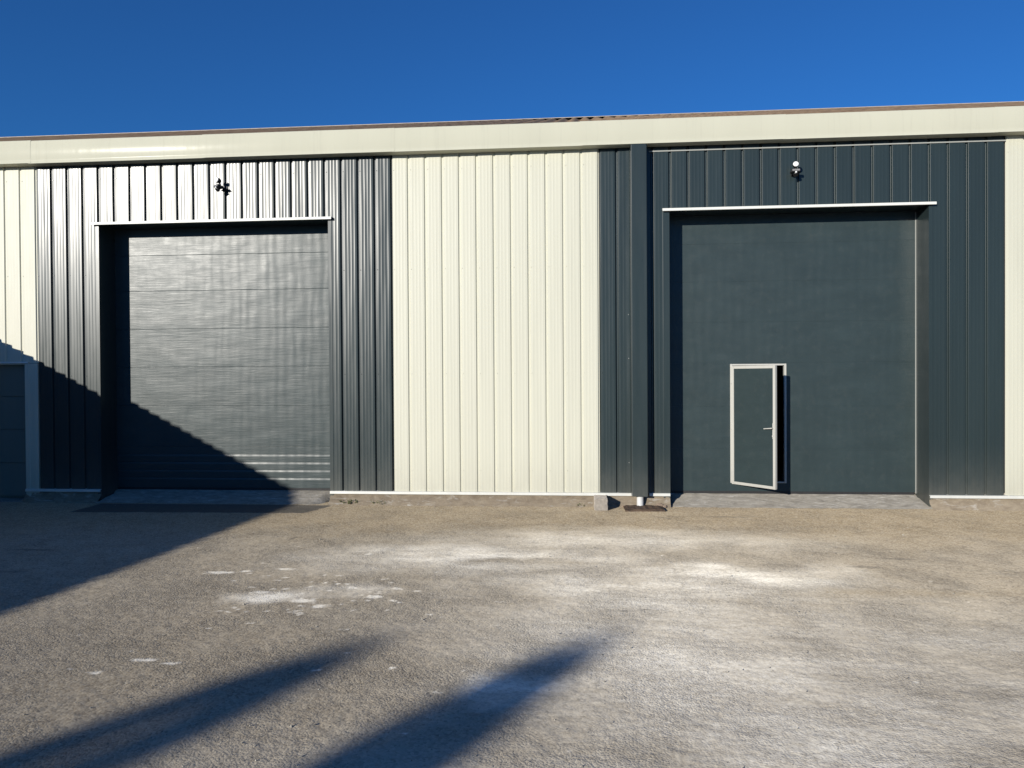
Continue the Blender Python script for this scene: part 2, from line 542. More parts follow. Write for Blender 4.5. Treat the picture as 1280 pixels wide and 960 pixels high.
    o = bpy.data.objects.new("yard_ground", me)
    COL.objects.link(o)
    o["kind"] = "structure"
    return o


make_yard()

# ------------------------------------------------------------------ the warehouse
PW = 0.2495                      # rib pitch
X0 = -2.70
def K(k):
    return X0 + PW * k
FY = 11.0                        # plane of the cladding flats
ZB, ZT = 0.185, 5.10
DL = (K(-18.0), -3.645)          # left door opening
DR = (1.277, 4.79)               # right door opening
DH = 4.17                        # door head
DOORY = 11.40
SD = (-9.29, -8.39)              # small grey door at the far left
SDH = 2.10
XL, XR = K(-70), K(68)

wh = thing("warehouse", "long warehouse clad in cream and anthracite ribbed metal with two tall sectional doors", "warehouse", (-2.4, 19.0, 0.0))


def prof_module(x, dp):
    """one rib module starting at the groove centre x: flats with shallow micro ribs"""
    g, f = 0.0215, 0.0105
    fl = math.atan2(dp, g - f)             # flank angle; every fold has a small radius
    def fold(cx, cy, a0, a1, r=0.0036, n=4):
        # rounded corner at (cx, cy) turning from heading a0 to a1
        t = r * math.tan(abs(a1 - a0) / 2)
        s_ = 1 if a1 > a0 else -1
        px, py = cx - t * math.cos(a0), cy - t * math.sin(a0)
        ox, oy = px - s_ * r * math.sin(a0), py + s_ * r * math.cos(a0)
        return [(ox + s_ * r * math.sin(a0 + (a1 - a0) * i / n), oy - s_ * r * math.cos(a0 + (a1 - a0) * i / n)) for i in range(n + 1)]
    pts = fold(x + f, FY + dp, 0.0, -fl)
    pts += fold(x + g, FY, -fl, 0.0)
    a, b = x + g + 0.006, x + PW - g - 0.006
    n = 4
    for i in range(n):
        c = a + (b - a) * (i + 0.5) / n
        for q in (-3, -2, -1, 0, 1, 2, 3):
            pts.append((c + q * 0.0042, FY - 0.00042 * (1 + math.cos(q * math.pi / 3))))
    pts += fold(x + PW - g, FY, 0.0, fl)
    pts += fold(x + PW - f, FY + dp, fl, 0.0)
    return pts


def clad(x0, x1, z0, z1, mat, label):
    """ribbed sheets (four ribs each) covering x0..x1"""
    dp = 0.019 if mat == CREAM else 0.031
    k0 = math.floor((x0 - X0) / PW + 1e-6)
    k1 = math.ceil((x1 - X0) / PW - 1e-6)
    cuts = sorted({k0, k1} | {k for k in range(k0, k1 + 1) if k % 4 == 0})
    for a, b in zip(cuts[:-1], cuts[1:]):
        pts = []
        for k in range(a, b):
            pts += prof_module(K(k), dp)
        lo, hi = max(x0, K(a)), min(x1, K(b))
        out = []
        for p, q in zip(pts[:-1], pts[1:]):
            if lo <= p[0] <= hi and (not out or out[-1] != p):
                out.append(p)
            for e in (lo, hi):
                if p[0] < e < q[0]:
                    t = (e - p[0]) / (q[0] - p[0])
                    out.append((e, p[1] + t * (q[1] - p[1])))
        if lo <= pts[-1][0] <= hi:
            out.append(pts[-1])
        if a > k0 and lo < out[0][0]:
            out.insert(0, (lo, FY + dp))
        if hi > out[-1][0] + 1e-6:
            out.append((hi, FY + dp))
        if len(out) < 2:
            continue
        # each sheet sits a hair differently, with a slight bow
        dy = random.uniform(-0.0012, 0.0012)
        rows = 6 if z1 - z0 > 2 else 3
        mb = MB()
        ph = random.uniform(0, 6)
        n = len(out)
        vs = []
        for r in range(rows + 1):
            t = r / rows
            z = z0 + (z1 - z0) * t
            w_ = dy + 0.0016 * math.sin(ph + 5.0 * t)
            vs += [(p[0], p[1] + w_ * math.sin(3.1 * p[0] + ph), z) for p in out]
        fs = [(r * n + i, r * n + i + 1, (r + 1) * n + i + 1, (r + 1) * n + i) for r in range(rows) for i in range(n - 1)]
        mb.add(vs, fs).build("cladding_sheet", mat, wh, label, smooth=35)


CL, DL_ = "cream ribbed cladding sheet", "anthracite ribbed cladding sheet"
clad(XL, SD[0] - 0.2, ZB, ZT, CREAM, CL)
clad(SD[0] - 0.2, SD[1] + 0.205, SDH + 0.0, ZT, CREAM, CL)
clad(K(-22), DL[0] - 0.055, ZB, ZT, DARK, DL_)
clad(DL[0] - 0.055, DL[1] + 0.05, DH + 0.02, ZT, DARK, DL_)
clad(DL[1] + 0.05, K(0), ZB, ZT, DARK, DL_)
clad(K(0), K(12), ZB, ZT, CREAM, CL)
clad(K(12), DR[0] - 0.09, ZB, ZT, DARK, DL_)
clad(DR[0] - 0.09, DR[1] + 0.05, DH + 0.02, ZT, DARK, DL_)
clad(DR[1] + 0.05, K(34), ZB, ZT, DARK, DL_)
clad(K(34), XR, ZB, ZT, CREAM, CL)

# fixing screws, too small to pick apart
for dark in (True, False):
    mb = MB()
    for k in range(-26, 42):
        x = K(k) + 0.033
        if (-22 <= k < 0 or 12 <= k < 34) != dark:
            continue
        for z in (4.86, 3.42, 1.9, 0.5):
            if (DL[0] - .1 < x < DL[1] + .1 or DR[0] - .1 < x < DR[1] + .1) and z < 4.3:
                continue
            if (x < SD[1] + .25 and z < 2.2) or 0.68 < x < 1.0:
                continue
            mb.cyl((x, FY - 0.007, z), (x, FY + 0.004, z), 0.0055, 0.0075, 6)
    mb.build("fixing_screws", DARK if dark else CREAM, wh, kind="stuff")

# fascia pieces with a gentle bow and lapped joints
FYF = 10.83
prof = [(FYF + 0.10, 5.415), (FYF + 0.012, 5.418), (FYF + 0.001, 5.405)]
for i in range(9):
    t = i / 8.0
    prof.append((FYF - 0.010 * math.sin(math.pi * t), 5.40 - 0.305 * t))
prof += [(FYF - 0.004, 5.088), (FYF - 0.004, 5.076), (FYF + 0.012, 5.072), (FYF + 0.17, 5.074), (FYF + 0.175, 5.09)]
joints = [XL, -16.5, -13.7, -10.95, -8.17, -5.43, -2.65, 0.07, 2.80, 5.60, 8.40, 11.2, XR]
for i, (a, b) in enumerate(zip(joints[:-1], joints[1:])):
    off = 0.0022 if i % 2 else 0.0
    tz = random.uniform(-0.0025, 0.0025)
    MB().extrude([(p[0] - off, p[1] + tz + off) for p in prof], 'x', a - (0.04 if i % 2 else 0), b + (0.04 if i % 2 else 0), closed=False).build("fascia_board", CREAMF, wh, smooth=40)
mb = MB().box(XL, XR, 10.845, 10.99, 5.079, 5.095)
mb.build("soffit_strip", GREYTRIM, wh)
MB().box(1.0, K(34), FY - 0.012, FY + 0.004, 5.006, 5.022).build("closure_trim", GREYTRIM, wh)

# drip flashings along the foot of the wall, and over the doors
def drip(a, b, z0, z1, proud, name):
    pr = [(FY + 0.04, z1 + 0.004), (FY - proud, z1 - 0.002), (FY - proud - 0.004, z0 + 0.004), (FY - proud, z0), (FY - proud + 0.006, z0 + 0.001), (FY - proud + 0.007, z1 - 0.012), (FY + 0.04, z1 - 0.010)]
    return MB().extrude(pr, 'x', a, b).build(name, WHITE, wh)
for a, b in ((XL, SD[0] - 0.2), (SD[1] + 0.0, DL[0] - 0.0), (DL[1], 0.735), (0.985, DR[0]), (DR[1], XR)):
    drip(a, b, 0.148, 0.190, 0.030, "drip_flashing")
for a, b in ((DL[0] - 0.10, DL[1] + 0.06), (DR[0] - 0.095, DR[1] + 0.075)):
    drip(a, b, DH - 0.008, DH + 0.032, 0.055, "lintel_flashing")
drip(SD[0] - 0.1, SD[1] + 0.06, SDH - 0.004, SDH + 0.022, 0.02, "lintel_flashing")

# jamb and head linings of the openings
def jamb(x, s, z0, z1, depth, face, mat):
    """s=+1: opening lies to the +x side of the edge"""
    t = 0.004
    xf = x - s * face
    pr = [(xf, FY + 0.03), (xf, FY - t + 0.0022), (xf + s * 0.0045, FY - t), (x + s * t, FY - t), (x + s * t, FY + depth), (x, FY + depth), (x, FY)]
    return MB().extrude(pr, 'z', z0, z1).build("jamb_lining", mat, wh)
jamb(DL[0], 1, 0.03, DH, 0.44, 0.055, DARK)
jamb(DL[1], -1, 0.03, DH, 0.44, 0.05, DARK)
jamb(DR[0], 1, 0.03, DH, 0.44, 0.09, DARK)
jamb(DR[1], -1, 0.03, DH, 0.44, 0.05, DARK)
for d in (DL, DR):
    MB().box(d[0] + 0.006, d[1] - 0.006, FY + 0.0, FY + 0.44, DH + 0.001, DH + 0.02).build("head_lining", DARK, wh)
MB().box(DR[1] - 0.017, DR[1] - 0.006, DOORY - 0.012, DOORY + 0.02, 0.15, DH - 0.01).build("door_edge_strip", GREYTRIM, wh)
# cream surround of the small grey door
xj = SD[1]
pr = [(xj, FY + 0.12), (xj, FY - 0.012), (xj + 0.06, FY - 0.012), (xj + 0.066, FY - 0.006), (xj + 0.13, FY - 0.006), (xj + 0.136, FY - 0.012), (xj + 0.208, FY - 0.012), (xj + 0.208, FY + 0.04), (xj + 0.03, FY + 0.04), (xj + 0.03, FY + 0.12)]
MB().extrude(pr, 'z', 0.02, SDH - 0.006).build("jamb_lining", CREAM, wh, "cream door surround")
xj2 = SD[0]
MB().box(xj2 - 0.2, xj2, FY - 0.012, FY + 0.12, 0.02, SDH - 0.006).build("jamb_lining", CREAM, wh, "cream door surround")
gd = MB().box(SD[0] + 0.002, SD[1] - 0.002, FY + 0.155, FY + 0.19, 0.02, SDH).build("side_door", SMALLDOOR, wh, "plain grey side door")
hh = (SDH - 0.06) / 4
for i in range(4):
    MB().box(SD[0] + 0.004, SD[1] - 0.004, FY + 0.10, FY + 0.15, 0.06 + hh * i + 0.003, 0.06 + hh * (i + 1) - 0.003, bev=0.004).build("door_board", SMALLDOOR, gd)
MB().box(SD[0], SD[1], FY + 0.0, FY + 0.12, SDH - 0.001 - 0.02, SDH - 0.006).build("head_lining", CREAM, wh)


# sectional doors
def section(x0, x1, z0, z1, parent, holes=None, ribs=(), g=0.0009, lip=1.0):
    """a door leaf section with rounded lips; ribs = heights of horizontal crimps"""
    a, b = z0 + g, z1 - g
    pr = [(DOORY + 0.04, a), (DOORY + 0.003 * lip, a), (DOORY + 0.0008 * lip, a + 0.0015), (DOORY, a + 0.004)]
    for r in ribs:
        pr += [(DOORY, r - 0.030), (DOORY + 0.0068, r - 0.002), (DOORY + 0.0065, r), (DOORY, r + 0.003)]
    pr += [(DOORY, b - 0.004), (DOORY + 0.0008 * lip, b - 0.0015), (DOORY + 0.003 * lip, b), (DOORY + 0.04, b)]
    mb = MB()
    def piece(xa, xb, za, zb):
        if xb - xa < 0.005 or zb - za < 0.004:
            return
        pp = [p for p in pr if za <= p[1] <= zb]
        if not pp or pp[0][1] > za + 1e-5:
            pp = [(DOORY + 0.04, za), (DOORY, za)] + pp
        if pp[-1][1] < zb - 1e-5:
            pp = pp + [(DOORY, zb), (DOORY + 0.04, zb)]
        mb.extrude(pp, 'x', xa, xb)
    if holes:
        hx0, hx1, hz0, hz1 = holes
        piece(x0, hx0, a, b)
        piece(hx1, x1, a, b)
        if hz1 < b:
            piece(hx0, hx1, max(a, hz1), b)
        if hz0 > a:
            piece(hx0, hx1, a, min(b, hz0))
    else:
        piece(x0, x1, a, b)
    return mb.build("door_section", DOORM, parent)


def sectional_door(d, cuts, label, hole=None, ribs=()):
    # bottom seal and top lath are the part; the leaf sections are its sub-parts
    p = MB().box(d[0] + 0.006, d[1] - 0.006, DOORY + 0.042, DOORY + 0.06, DH - 0.2, DH + 0.02).build("sectional_door", RUBBER, wh, label)
    MB().box(d[0] + 0.006, d[1] - (0.006 if hole is None else 0.03), DOORY + 0.004, DOORY + 0.036, cuts[0] - 0.035, cuts[0]).build("bottom_seal", RUBBER, p)
    for a, b in zip(cuts[:-1], cuts[1:]):
        h = None
        if hole and a < hole[3] and b > hole[2]:
            h = hole
        section(d[0] + 0.005, d[1] - (0.005 if hole is None else 0.018), a, b, p, h, [r for r in ribs if a + .02 < r < b - .02], 0.0007 if hole is None else 0.0003, 0.7 if hole is None else 0.2)
    return p


cutsL = [0.165, 0.80, 1.43, 2.03, 2.62, 3.21, 3.76, DH + 0.10]
sectional_door(DL, cutsL, "closed anthracite sectional door with ribbed bottom section", None, (0.32, 0.44, 0.56, 0.68))
WK = (2.19, 2.985, 0.285, 2.015)        # wicket opening incl. frame
cutsR = [0.165, 0.78, 1.40, 2.03, 2.62, 3.21, 3.76, DH + 0.10]
sectional_door(DR, cutsR, "closed anthracite sectional door holding an open wicket door", (WK[0] + .004, WK[1] - .004, WK[2] + .004, WK[3] - .004))

# wicket door: frame is the part, leaf pieces are sub-parts
fr = 0.030
mb = MB()
y0, y1 = DOORY - 0.014, DOORY + 0.055
mb.box(WK[0], WK[0] + fr, y0, y1, WK[2], WK[3], bev=0.003)
mb.box(WK[1] - fr, WK[1], y0, y1, WK[2], WK[3], bev=0.003)
mb.box(WK[0] + fr - .001, WK[1] - fr + .001, y0 + .001, y1, WK[3] - 0.024, WK[3] - .001, bev=0.003)
mb.box(WK[0] + fr - .001, WK[1] - fr + .001, y0 + .002, y1, WK[2] + .001, WK[2] + 0.022, bev=0.003)
wk = mb.build("wicket_door", FRAMEW, wh, "small white framed wicket door standing ajar")
hinge = Vector((WK[0] + 0.028, DOORY - 0.018, 0))
ANG = math.radians(-50)
LM = Matrix.Translation(hinge) @ Matrix.Rotation(ANG, 4, 'Z')
LW, Z0, Z1 = 0.742, 0.275, 1.985
t0, t1 = -0.02, 0.022
mb = MB()
lf = 0.040
mb.box(0, lf, t0, t1, Z0, Z1, LM, 0.003)
mb.box(LW - lf, LW, t0, t1, Z0, Z1, LM, 0.003)
mb.box(lf - .001, LW - lf + .001, t0 + .001, t1 - .001, Z1 - lf, Z1 - .001, LM, 0.003)
mb.box(lf - .001, LW - lf + .001, t0 + .001, t1 - .001, Z0 + .001, Z0 + lf, LM, 0.003)
mb.build("leaf_frame", FRAMEW, wk)
mb = MB().box(lf - .006, LW - lf + .006, t0 + 0.008, t1 - 0.008, Z0 + lf - .006, Z1 - lf + .006, LM)
mb.build("leaf_panel", DOORM, wk)
mb = MB()
mb.box(LW - 0.040, LW - 0.013, t0 - 0.009, t0 + .002, 0.97, 1.19, LM, 0.003)
mb.cyl(LM @ Vector((LW - 0.03, t0 - 0.005, 1.12)), LM @ Vector((LW - 0.03, t0 - 0.05, 1.12)), 0.009, n=10)
mb.cyl(LM @ Vector((LW - 0.02, t0 - 0.045, 1.12)), LM @ Vector((LW - 0.15, t0 - 0.05, 1.108)), 0.009, 0.007, n=10)
mb.cyl(LM @ Vector((LW - 0.03, t0 - 0.004, 1.01)), LM @ Vector((LW - 0.03, t0 - 0.016, 1.01)), 0.012, n=10)
mb.build("handle", FRAMEW, wk, smooth=40)
for z in (0.50, 1.12, 1.78):
    MB().cyl((hinge.x - 0.018, hinge.y - 0.012, z - 0.05), (hinge.x - 0.018, hinge.y - 0.012, z + 0.05), 0.010, n=10).build("hinge", FRAMEW, wk, smooth=40)
for z in (0.83, 1.12, 1.42):
    MB().box(WK[1] - fr - 0.003, WK[1] - fr + 0.001, DOORY + 0.006, DOORY + 0.04, z - 0.06, z + 0.06).build("strike_plate", GREYP, wk)

# floor, walls, roof
MB().box(XL + .1, XR - .1, FY + 0.46, 27.0, 0.02, 0.128).build("floor_slab", SLAB, wh)
gz = lambda y: 5.36 + 0.343 * (min(y, 38.0 - y) - 10.92)
for xa, xb in ((XL - 0.0, XL + 0.12), (XR - 0.12, XR)):
    pr = [(FY + 0.045, 0.0), (27.1, 0.0), (27.1, gz(27.1) - .05), (19.0, gz(19.0) - 0.05), (FY + 0.045, gz(11.05) - 0.05)]
    MB().extrude(pr, 'x', xa, xb).build("end_wall", CREAM, wh)
MB().box(XL + .12, XR - .12, 26.98, 27.1, 0.0, 5.30).build("back_wall", CREAM, wh)
# inner lining behind the cladding keeps the inside dark
for a, b, z0, z1 in ((XL + .12, SD[0], 0.0, 5.07), (SD[1] + .03, DL[0] - .01, 0.0, 5.07), (DL[1] + .01, DR[0] - .01, 0.0, 5.07), (DR[1] + .01, XR - .12, 0.0, 5.07), (DL[0], DL[1], DH + .03, 5.07), (DR[0], DR[1], DH + .03, 5.07), (SD[0] + .0, SD[1] + .03, SDH + .01, 5.07)):
    MB().box(a, b, FY + 0.05, FY + 0.15, z0, z1).build("inner_lining", INNER, wh)

def roof_sheet():
    mb = MB()
    pitch, amp = 0.26, 0.034
    n = int((XR - XL + 0.3) / pitch * 8)
    xs_ = [XL - 0.15 + i * pitch / 8 for i in range(n + 1)]
    for side in (0, 1):
        rows = []
        for y in ((10.86, 13.0, 16.0, 19.0) if side == 0 else (19.0, 23.0, 27.3)):
            rows.append([(x, y, gz(y) + 0.045 + amp * math.sin(2 * math.pi * (x - XL) / pitch)) for x in xs_])
        m_ = len(xs_)
        vs = [p for r in rows for p in r]
        fs = [(r * m_ + i, r * m_ + i + 1, (r + 1) * m_ + i + 1, (r + 1) * m_ + i) for r in range(len(rows) - 1) for i in range(m_ - 1)]
        mb.add(vs, fs)
    return mb.build("roof", ROOFM, wh, smooth=60)
rf = roof_sheet()
zr = gz(19.0) + 0.05
MB().extrude([(18.62, zr - 0.343 * .38 + 0.025), (18.62, zr - 0.343 * .38 + 0.035), (18.93, zr + 0.012), (19.0, zr + 0.034), (19.07, zr + 0.012), (19.38, zr - 0.343 * .38 + 0.035), (19.38, zr - 0.343 * .38 + 0.025), (19.0, zr + 0.015)], 'x', XL - 0.15, XR + 0.15).build("ridge_cap", RIDGE, rf)

# earthy footing under the cladding
for i, (a, b) in enumerate(((XL, SD[0] - .2), (SD[1] - .0, DL[0] + .0), (DL[1] - .0, DR[0] + .0), (DR[1] - .0, XR))):
    mb = MB()
    n = max(4, int((b - a) / 0.07))
    vs, fs = [], []
    for j in range(n + 1):
        x = a + (b - a) * j / n
        r = random.uniform(-1, 1)
        vs += [(x, FY + 0.048, 0.215), (x, FY + 0.012, 0.16 + 0.012 * r), (x, FY - 0.03 + 0.022 * r, 0.07 + 0.02 * random.uniform(-1, 1)), (x, FY - 0.11 + 0.035 * random.uniform(-1, 1), 0.004), (x, FY - 0.14, -0.03)]
    for j in range(n):
        for q in range(4):
            o_ = j * 5 + q
            fs.append((o_, o_ + 1, o_ + 6, o_ + 5))
    o = mb.add(vs, fs).build("wall_footing", FOOTM, wh, smooth=60)

# concrete aprons at the doors
def apron(name, x0, x1, xa, xb, ye, ztop):
    mb = MB()
    n = 40
    rows = []
    for r in range(7):
        t = r / 6.0
        row = []
        for i in range(n + 1):
            s = i / n
            xl, xr_ = x0 + (xa - x0) * t, x1 + (xb - x1) * t
            x = xl + (xr_ - xl) * s
            y = (DOORY + 0.06) + (ye - DOORY - 0.06) * t + (0.02 * random.uniform(-1, 1) if 0 < r < 6 else 0)
            z = ztop * (1 - t) ** 0.9 + (0.006 * random.uniform(-1, 1) if 0 < r < 6 else 0) + 0.003
            if r == 6:
                z = 0.002
                y += 0.03 * random.uniform(-1, 1)
            if r > 1 and (i == 0 or i == n):
                z = -0.01
            row.append((x, y, z))
        rows.append(row)
    vs = [p for r in rows for p in r]
    m_ = n + 1
    fs = [(r * m_ + i, r * m_ + i + 1, (r + 1) * m_ + i + 1, (r + 1) * m_ + i) for r in range(6) for i in range(n)]
    o = mb.add(vs, fs).build(name, RAMPM, smooth=50)
    o["kind"] = "structure"
    return o
apron("concrete_apron", DL[0] + .004, DL[1] - .004, DL[0] - 0.10, DL[1] - 0.14, 10.88, 0.135)
apron("concrete_apron", DR[0] + .004, DR[1] - .004, DR[0] - 0.06, DR[1] + 0.26, 10.94, 0.135)
apron("concrete_apron", SD[0] + .004, SD[1] - .004, SD[0] - 0.1, SD[1] + 0.04, 10.9, 0.03)

# downpipe: boxed metal cover with a white pipe end below
mb = MB()
xa, xb, ya = 0.735, 0.955, 10.815
pr = [(xa - 0.05, FY - 0.001), (xa - 0.05, FY - 0.004), (xa - 0.016, FY - 0.006), (xa - 0.004, FY - 0.03), (xa, ya + 0.0032), (xa + 0.0045, ya + 0.0009), (xa + 0.010, ya), (xb - 0.008, ya), (xb, ya + 0.008), (xb, FY - 0.006), (xb + 0.03, FY - 0.004), (xb + 0.03, FY - 0.001)]
mb.extrude(pr, 'z', 0.165, 5.071)
dp = mb.build("downpipe", DARK, wh, "boxed anthracite downpipe cover")
MB().cyl((0.85, 10.90, 0.0), (0.85, 10.90, 0.30), 0.048, n=20).build("pipe_end", PVC, dp, "white plastic pipe end", smooth=40)
for z in (2.72, 2.1, 0.62):
    MB().cyl((xa - 0.03, FY - 0.016, z), (xa - 0.03, FY - 0.004, z), 0.006, n=6).build("rivet", GREYTRIM, dp)

# ------------------------------------------------------------------ floodlights on the wall
def floodlight(x, z, label, yaw, tilt, shift=0.0):
    q_ = 0.70
    MB.scale = q_
    SC = Matrix.Translation((x, FY, z)) @ Matrix.Scale(q_, 4) @ Matrix.Translation((-x, -FY, -z))
    t = thing("floodlight", label, "floodlight", (x, FY, z - 0.11), "sensor floodlights fixed above the doors")
    MB().box(x - 0.055, x + 0.055, FY - 0.028, FY - 0.002, z - 0.05, z + 0.05, SC, 0.008).build("wall_plate", BLACK, t)
    M = SC @ Matrix.Translation((x, FY - 0.02, z)) @ Matrix.Rotation(yaw, 4, 'Z')
    mb = MB()
    mb.box(-0.022, 0.022, -0.14, 0.0, -0.02, 0.018, M, 0.006)
    mb.cyl(M @ Vector((-0.05, -0.10, 0.0)), M @ Vector((0.05, -0.10, 0.0)), 0.016, n=12)
    mb.build("arm", BLACK, t, smooth=40)
    mb = MB()
    MH = M @ Matrix.Translation((0, -0.15, 0.0)) @ Matrix.Rotation(math.radians(-12), 4, 'X')
    mb.box(-0.078, 0.078, -0.085, 0.055, -0.030, 0.030, MH, 0.01)
    mb.box(-0.10, -0.074, -0.03, 0.03, -0.018, 0.012, MH, 0.004)
    mb.box(0.074, 0.10, -0.03, 0.03, -0.018, 0.012, MH, 0.004)
    ho = mb.build("housing", BLACK, t)
    MB().box(-0.070, 0.070, -0.092, -0.080, -0.018, 0.020, MH, 0.003).build("front_strip", GREYP, ho)
    # motion sensor below
    mb = MB()
    bm = bmesh.new()
    bmesh.ops.create_uvsphere(bm, u_segments=12, v_segments=8, radius=0.021, matrix=MH @ Matrix.Translation((0, -0.072, -0.038)))
    bm.verts.index_update()
    mb.add([v.co.copy() for v in bm.verts], [[v.index for v in f.verts] for f in bm.faces])
    bm.free()
    mb.build("motion_sensor", LENS, t, smooth=60)
    mb = MB().cyl(MH @ Vector((0, 0.0, -0.028)), MH @ Vector((0, -0.03, -0.075)), 0.036, 0.05, 14)
    mb.cyl(MH @ Vector((0, -0.03, -0.075)), MH @ Vector((0, -0.034, -0.083)), 0.05, 0.044, 14)
    mb.build("lower_head", BLACK, t, smooth=40)
    # round head on a short neck
    MN = M @ Matrix.Translation((0, -0.13, 0.03))
    MB().cyl(MN @ Vector((0.012, 0, -0.004)), MN @ Vector((0.006, -0.012, 0.062)), 0.024, 0.020, 12).build("neck", BLACK, t, smooth=40)
    MR = MN @ Matrix.Translation((0.0, -0.03, 0.10)) @ Matrix.Rotation(tilt, 4, 'X')
    mb = MB()
    prf = [(0.030, 0.05), (0.044, 0.035), (0.052, 0.0), (0.056, -0.035), (0.058, -0.05)]
    for (r0, a0), (r1, a1) in zip(prf[:-1], prf[1:]):
        mb.cyl(MR @ Vector((0, a0, 0)), MR @ Vector((0, a1, 0)), r0, r1, 20, False)
    mb.cyl(MR @ Vector((0, 0.052, 0)), MR @ Vector((0, 0.049, 0)), 0.026, 0.030, 20)
    hd = mb.build("lamp_head", BLACK, t, smooth=40)
    mb = MB()
    mb.cyl(MR @ Vector((0, -0.040, 0)), MR @ Vector((0, -0.056, 0)), 0.0555, 0.050, 20)
    mb.cyl(MR @ Vector((0, -0.056, 0)), MR @ Vector((0, -0.060, 0)), 0.050, 0.030, 20)
    mb.build("lens", LENS, hd, smooth=40)
    MB.scale = 1.0
    return t


floodlight(-5.20, 4.66, "black sensor floodlight turned aside above the closed ribbed left door", math.radians(-28), math.radians(-12))
floodlight(2.985, 4.64, "black sensor floodlight facing the yard above the door with the wicket", math.radians(-4), math.radians(-14))

# ------------------------------------------------------------------ small things at the foot of the wall
bm = bmesh.new()
bmesh.ops.create_cube(bm, size=1.0)
for v in bm.verts:
    v.co = Vector((0.295 + v.co.x * 0.185, 10.79 + v.co.y * 0.36, 0.078 + v.co.z * 0.165))
bmesh.ops.subdivide_edges(bm, edges=bm.edges[:], cuts=4, use_grid_fill=True)
bmesh.ops.bevel(bm, geom=[e for e in bm.edges if e.calc_face_angle(0) > 0.5], offset=0.007, segments=1, affect='EDGES')
for v in bm.verts:
    v.co += Vector((random.uniform(-1, 1), random.uniform(-1, 1), random.uniform(-1, 1))) * 0.0025
bm.verts.index_update()
o = MB().add([v.co.copy() for v in bm.verts], [[v.index for v in f.verts] for f in bm.faces]).build("concrete_block", CONC)
bm.free()
tag(o, "pale concrete block tucked under the wall beside the white pipe end", "block")

dc = thing("drain_cover", "rusty square drain cover lying under the white pipe end", "drain cover", (0.885, 10.90, 0.0))
mb = MB()
Md = Matrix.Translation((0.885, 10.77, 0.010)) @ Matrix.Rotation(math.radians(2), 4, 'Z')
mb.box(-0.235, 0.235, -0.195, 0.195, 0.0, 0.020, Md, 0.004)
mb.build("plate", RUST, dc)
mb = MB()
for s in (-1, 1):
    mb.box(s * 0.25 - 0.018, s * 0.25 + 0.018, -0.226, 0.226, -0.015, 0.014, Md, 0.003)
    mb.box(-0.231, 0.231, s * 0.212 - 0.014, s * 0.212 + 0.014, -0.015, 0.013, Md, 0.003)
mb.build("rim", RUST, dc)
mb = MB()
for i in range(5):
    for j in range(3):
        mb.box(-0.19 + i * 0.085, -0.14 + i * 0.085, -0.12 + j * 0.09, -0.095 + j * 0.09, 0.019, 0.024, Md)
mb.build("tread_studs", RUST, dc, kind="stuff")

places = [(1.06, 10.90, .035, "flat brown stone nearest the right side of the drain cover"), (1.13, 10.93, .045, "largest brown broken stone under the wall end by the right door"),
          (1.19, 10.87, .030, "small brown stone lying before the largest broken stone"), (1.22, 10.93, .034, "brown stone closest to the right door opening"), (0.62, 10.90, .026, "small stone between the concrete block and the drain cover")]
for (x, y, r, lab) in places:
    bm = bmesh.new()
    bmesh.ops.create_icosphere(bm, subdivisions=2, radius=r)
    sx, sy, sz = random.uniform(1.0, 1.6), random.uniform(.8, 1.1), random.uniform(.6, .9)
    rz = random.uniform(0, 3)
    for v in bm.verts:
        k_ = 1 + 0.22 * math.sin(37 * v.co.x / r + 13 * v.co.y / r + 7 * rz) * 0.6 + random.uniform(-.08, .08)
        v.co = Matrix.Rotation(rz, 3, 'Z') @ Vector((v.co.x * sx * k_, v.co.y * sy * k_, v.co.z * sz * k_)) + Vector((x, y, r * 0.5))
    bm.verts.index_update()
    o = MB().add([v.co.copy() for v in bm.verts], [[v.index for v in f.verts] for f in bm.faces]).build("stone", STONE)
    bm.free()
    tag(o, lab, "stone", "broken stones at the foot of the wall")


def weed(x, y, w_, n, hmax, label):
    t = thing("weed", label, "weed", (x, y, 0.0), "weeds growing along the wall foot")
    st = MB()
    lf_ = MB()
    for i in range(n):
        bx, by = x + random.uniform(-w_, w_), y + random.uniform(-0.035, 0.03)
        h = random.uniform(0.35, 1.0) * hmax
        tip = Vector((bx + random.uniform(-.05, .05), by - random.uniform(0.0, .06), 0.01 + h))
        st.cyl((bx, by, 0.0), tip, 0.0022, 0.0012, 5)
        for q in range(random.randint(4, 7)):
            a = random.uniform(0, 6.28)
            p = Vector((bx, by, 0.0)).lerp(tip, random.uniform(.3, 1.0))
            d = Vector((math.cos(a), math.sin(a), random.uniform(-.2, .7))).normalized()
            s = d.cross(Vector((0, 0, 1))).normalized()
            L = random.uniform(.014, .034)
            W_ = L * 0.28
            u_ = s.cross(d) * L * 0.12
            lf_.add([p, p + d * L * .45 + s * W_ + u_, p + d * L, p + d * L * .45 - s * W_ + u_, p + d * L * .5 - u_ * .6], [(0, 4, 2, 1), (0, 3, 2, 4)])
    st.build("stem", WEED, t)
    lf_.build("leaves", WEED, t)


weed(-3.36, 10.94, 0.15, 16, 0.085, "long low green weed growing beside the left door's concrete apron")
weed(-2.90, 10.94, 0.12, 10, 0.065, "short green weed tuft under the joint of dark and cream cladding")
weed(0.02, 10.93, 0.05, 4, 0.04, "tiny weed left of the concrete block")

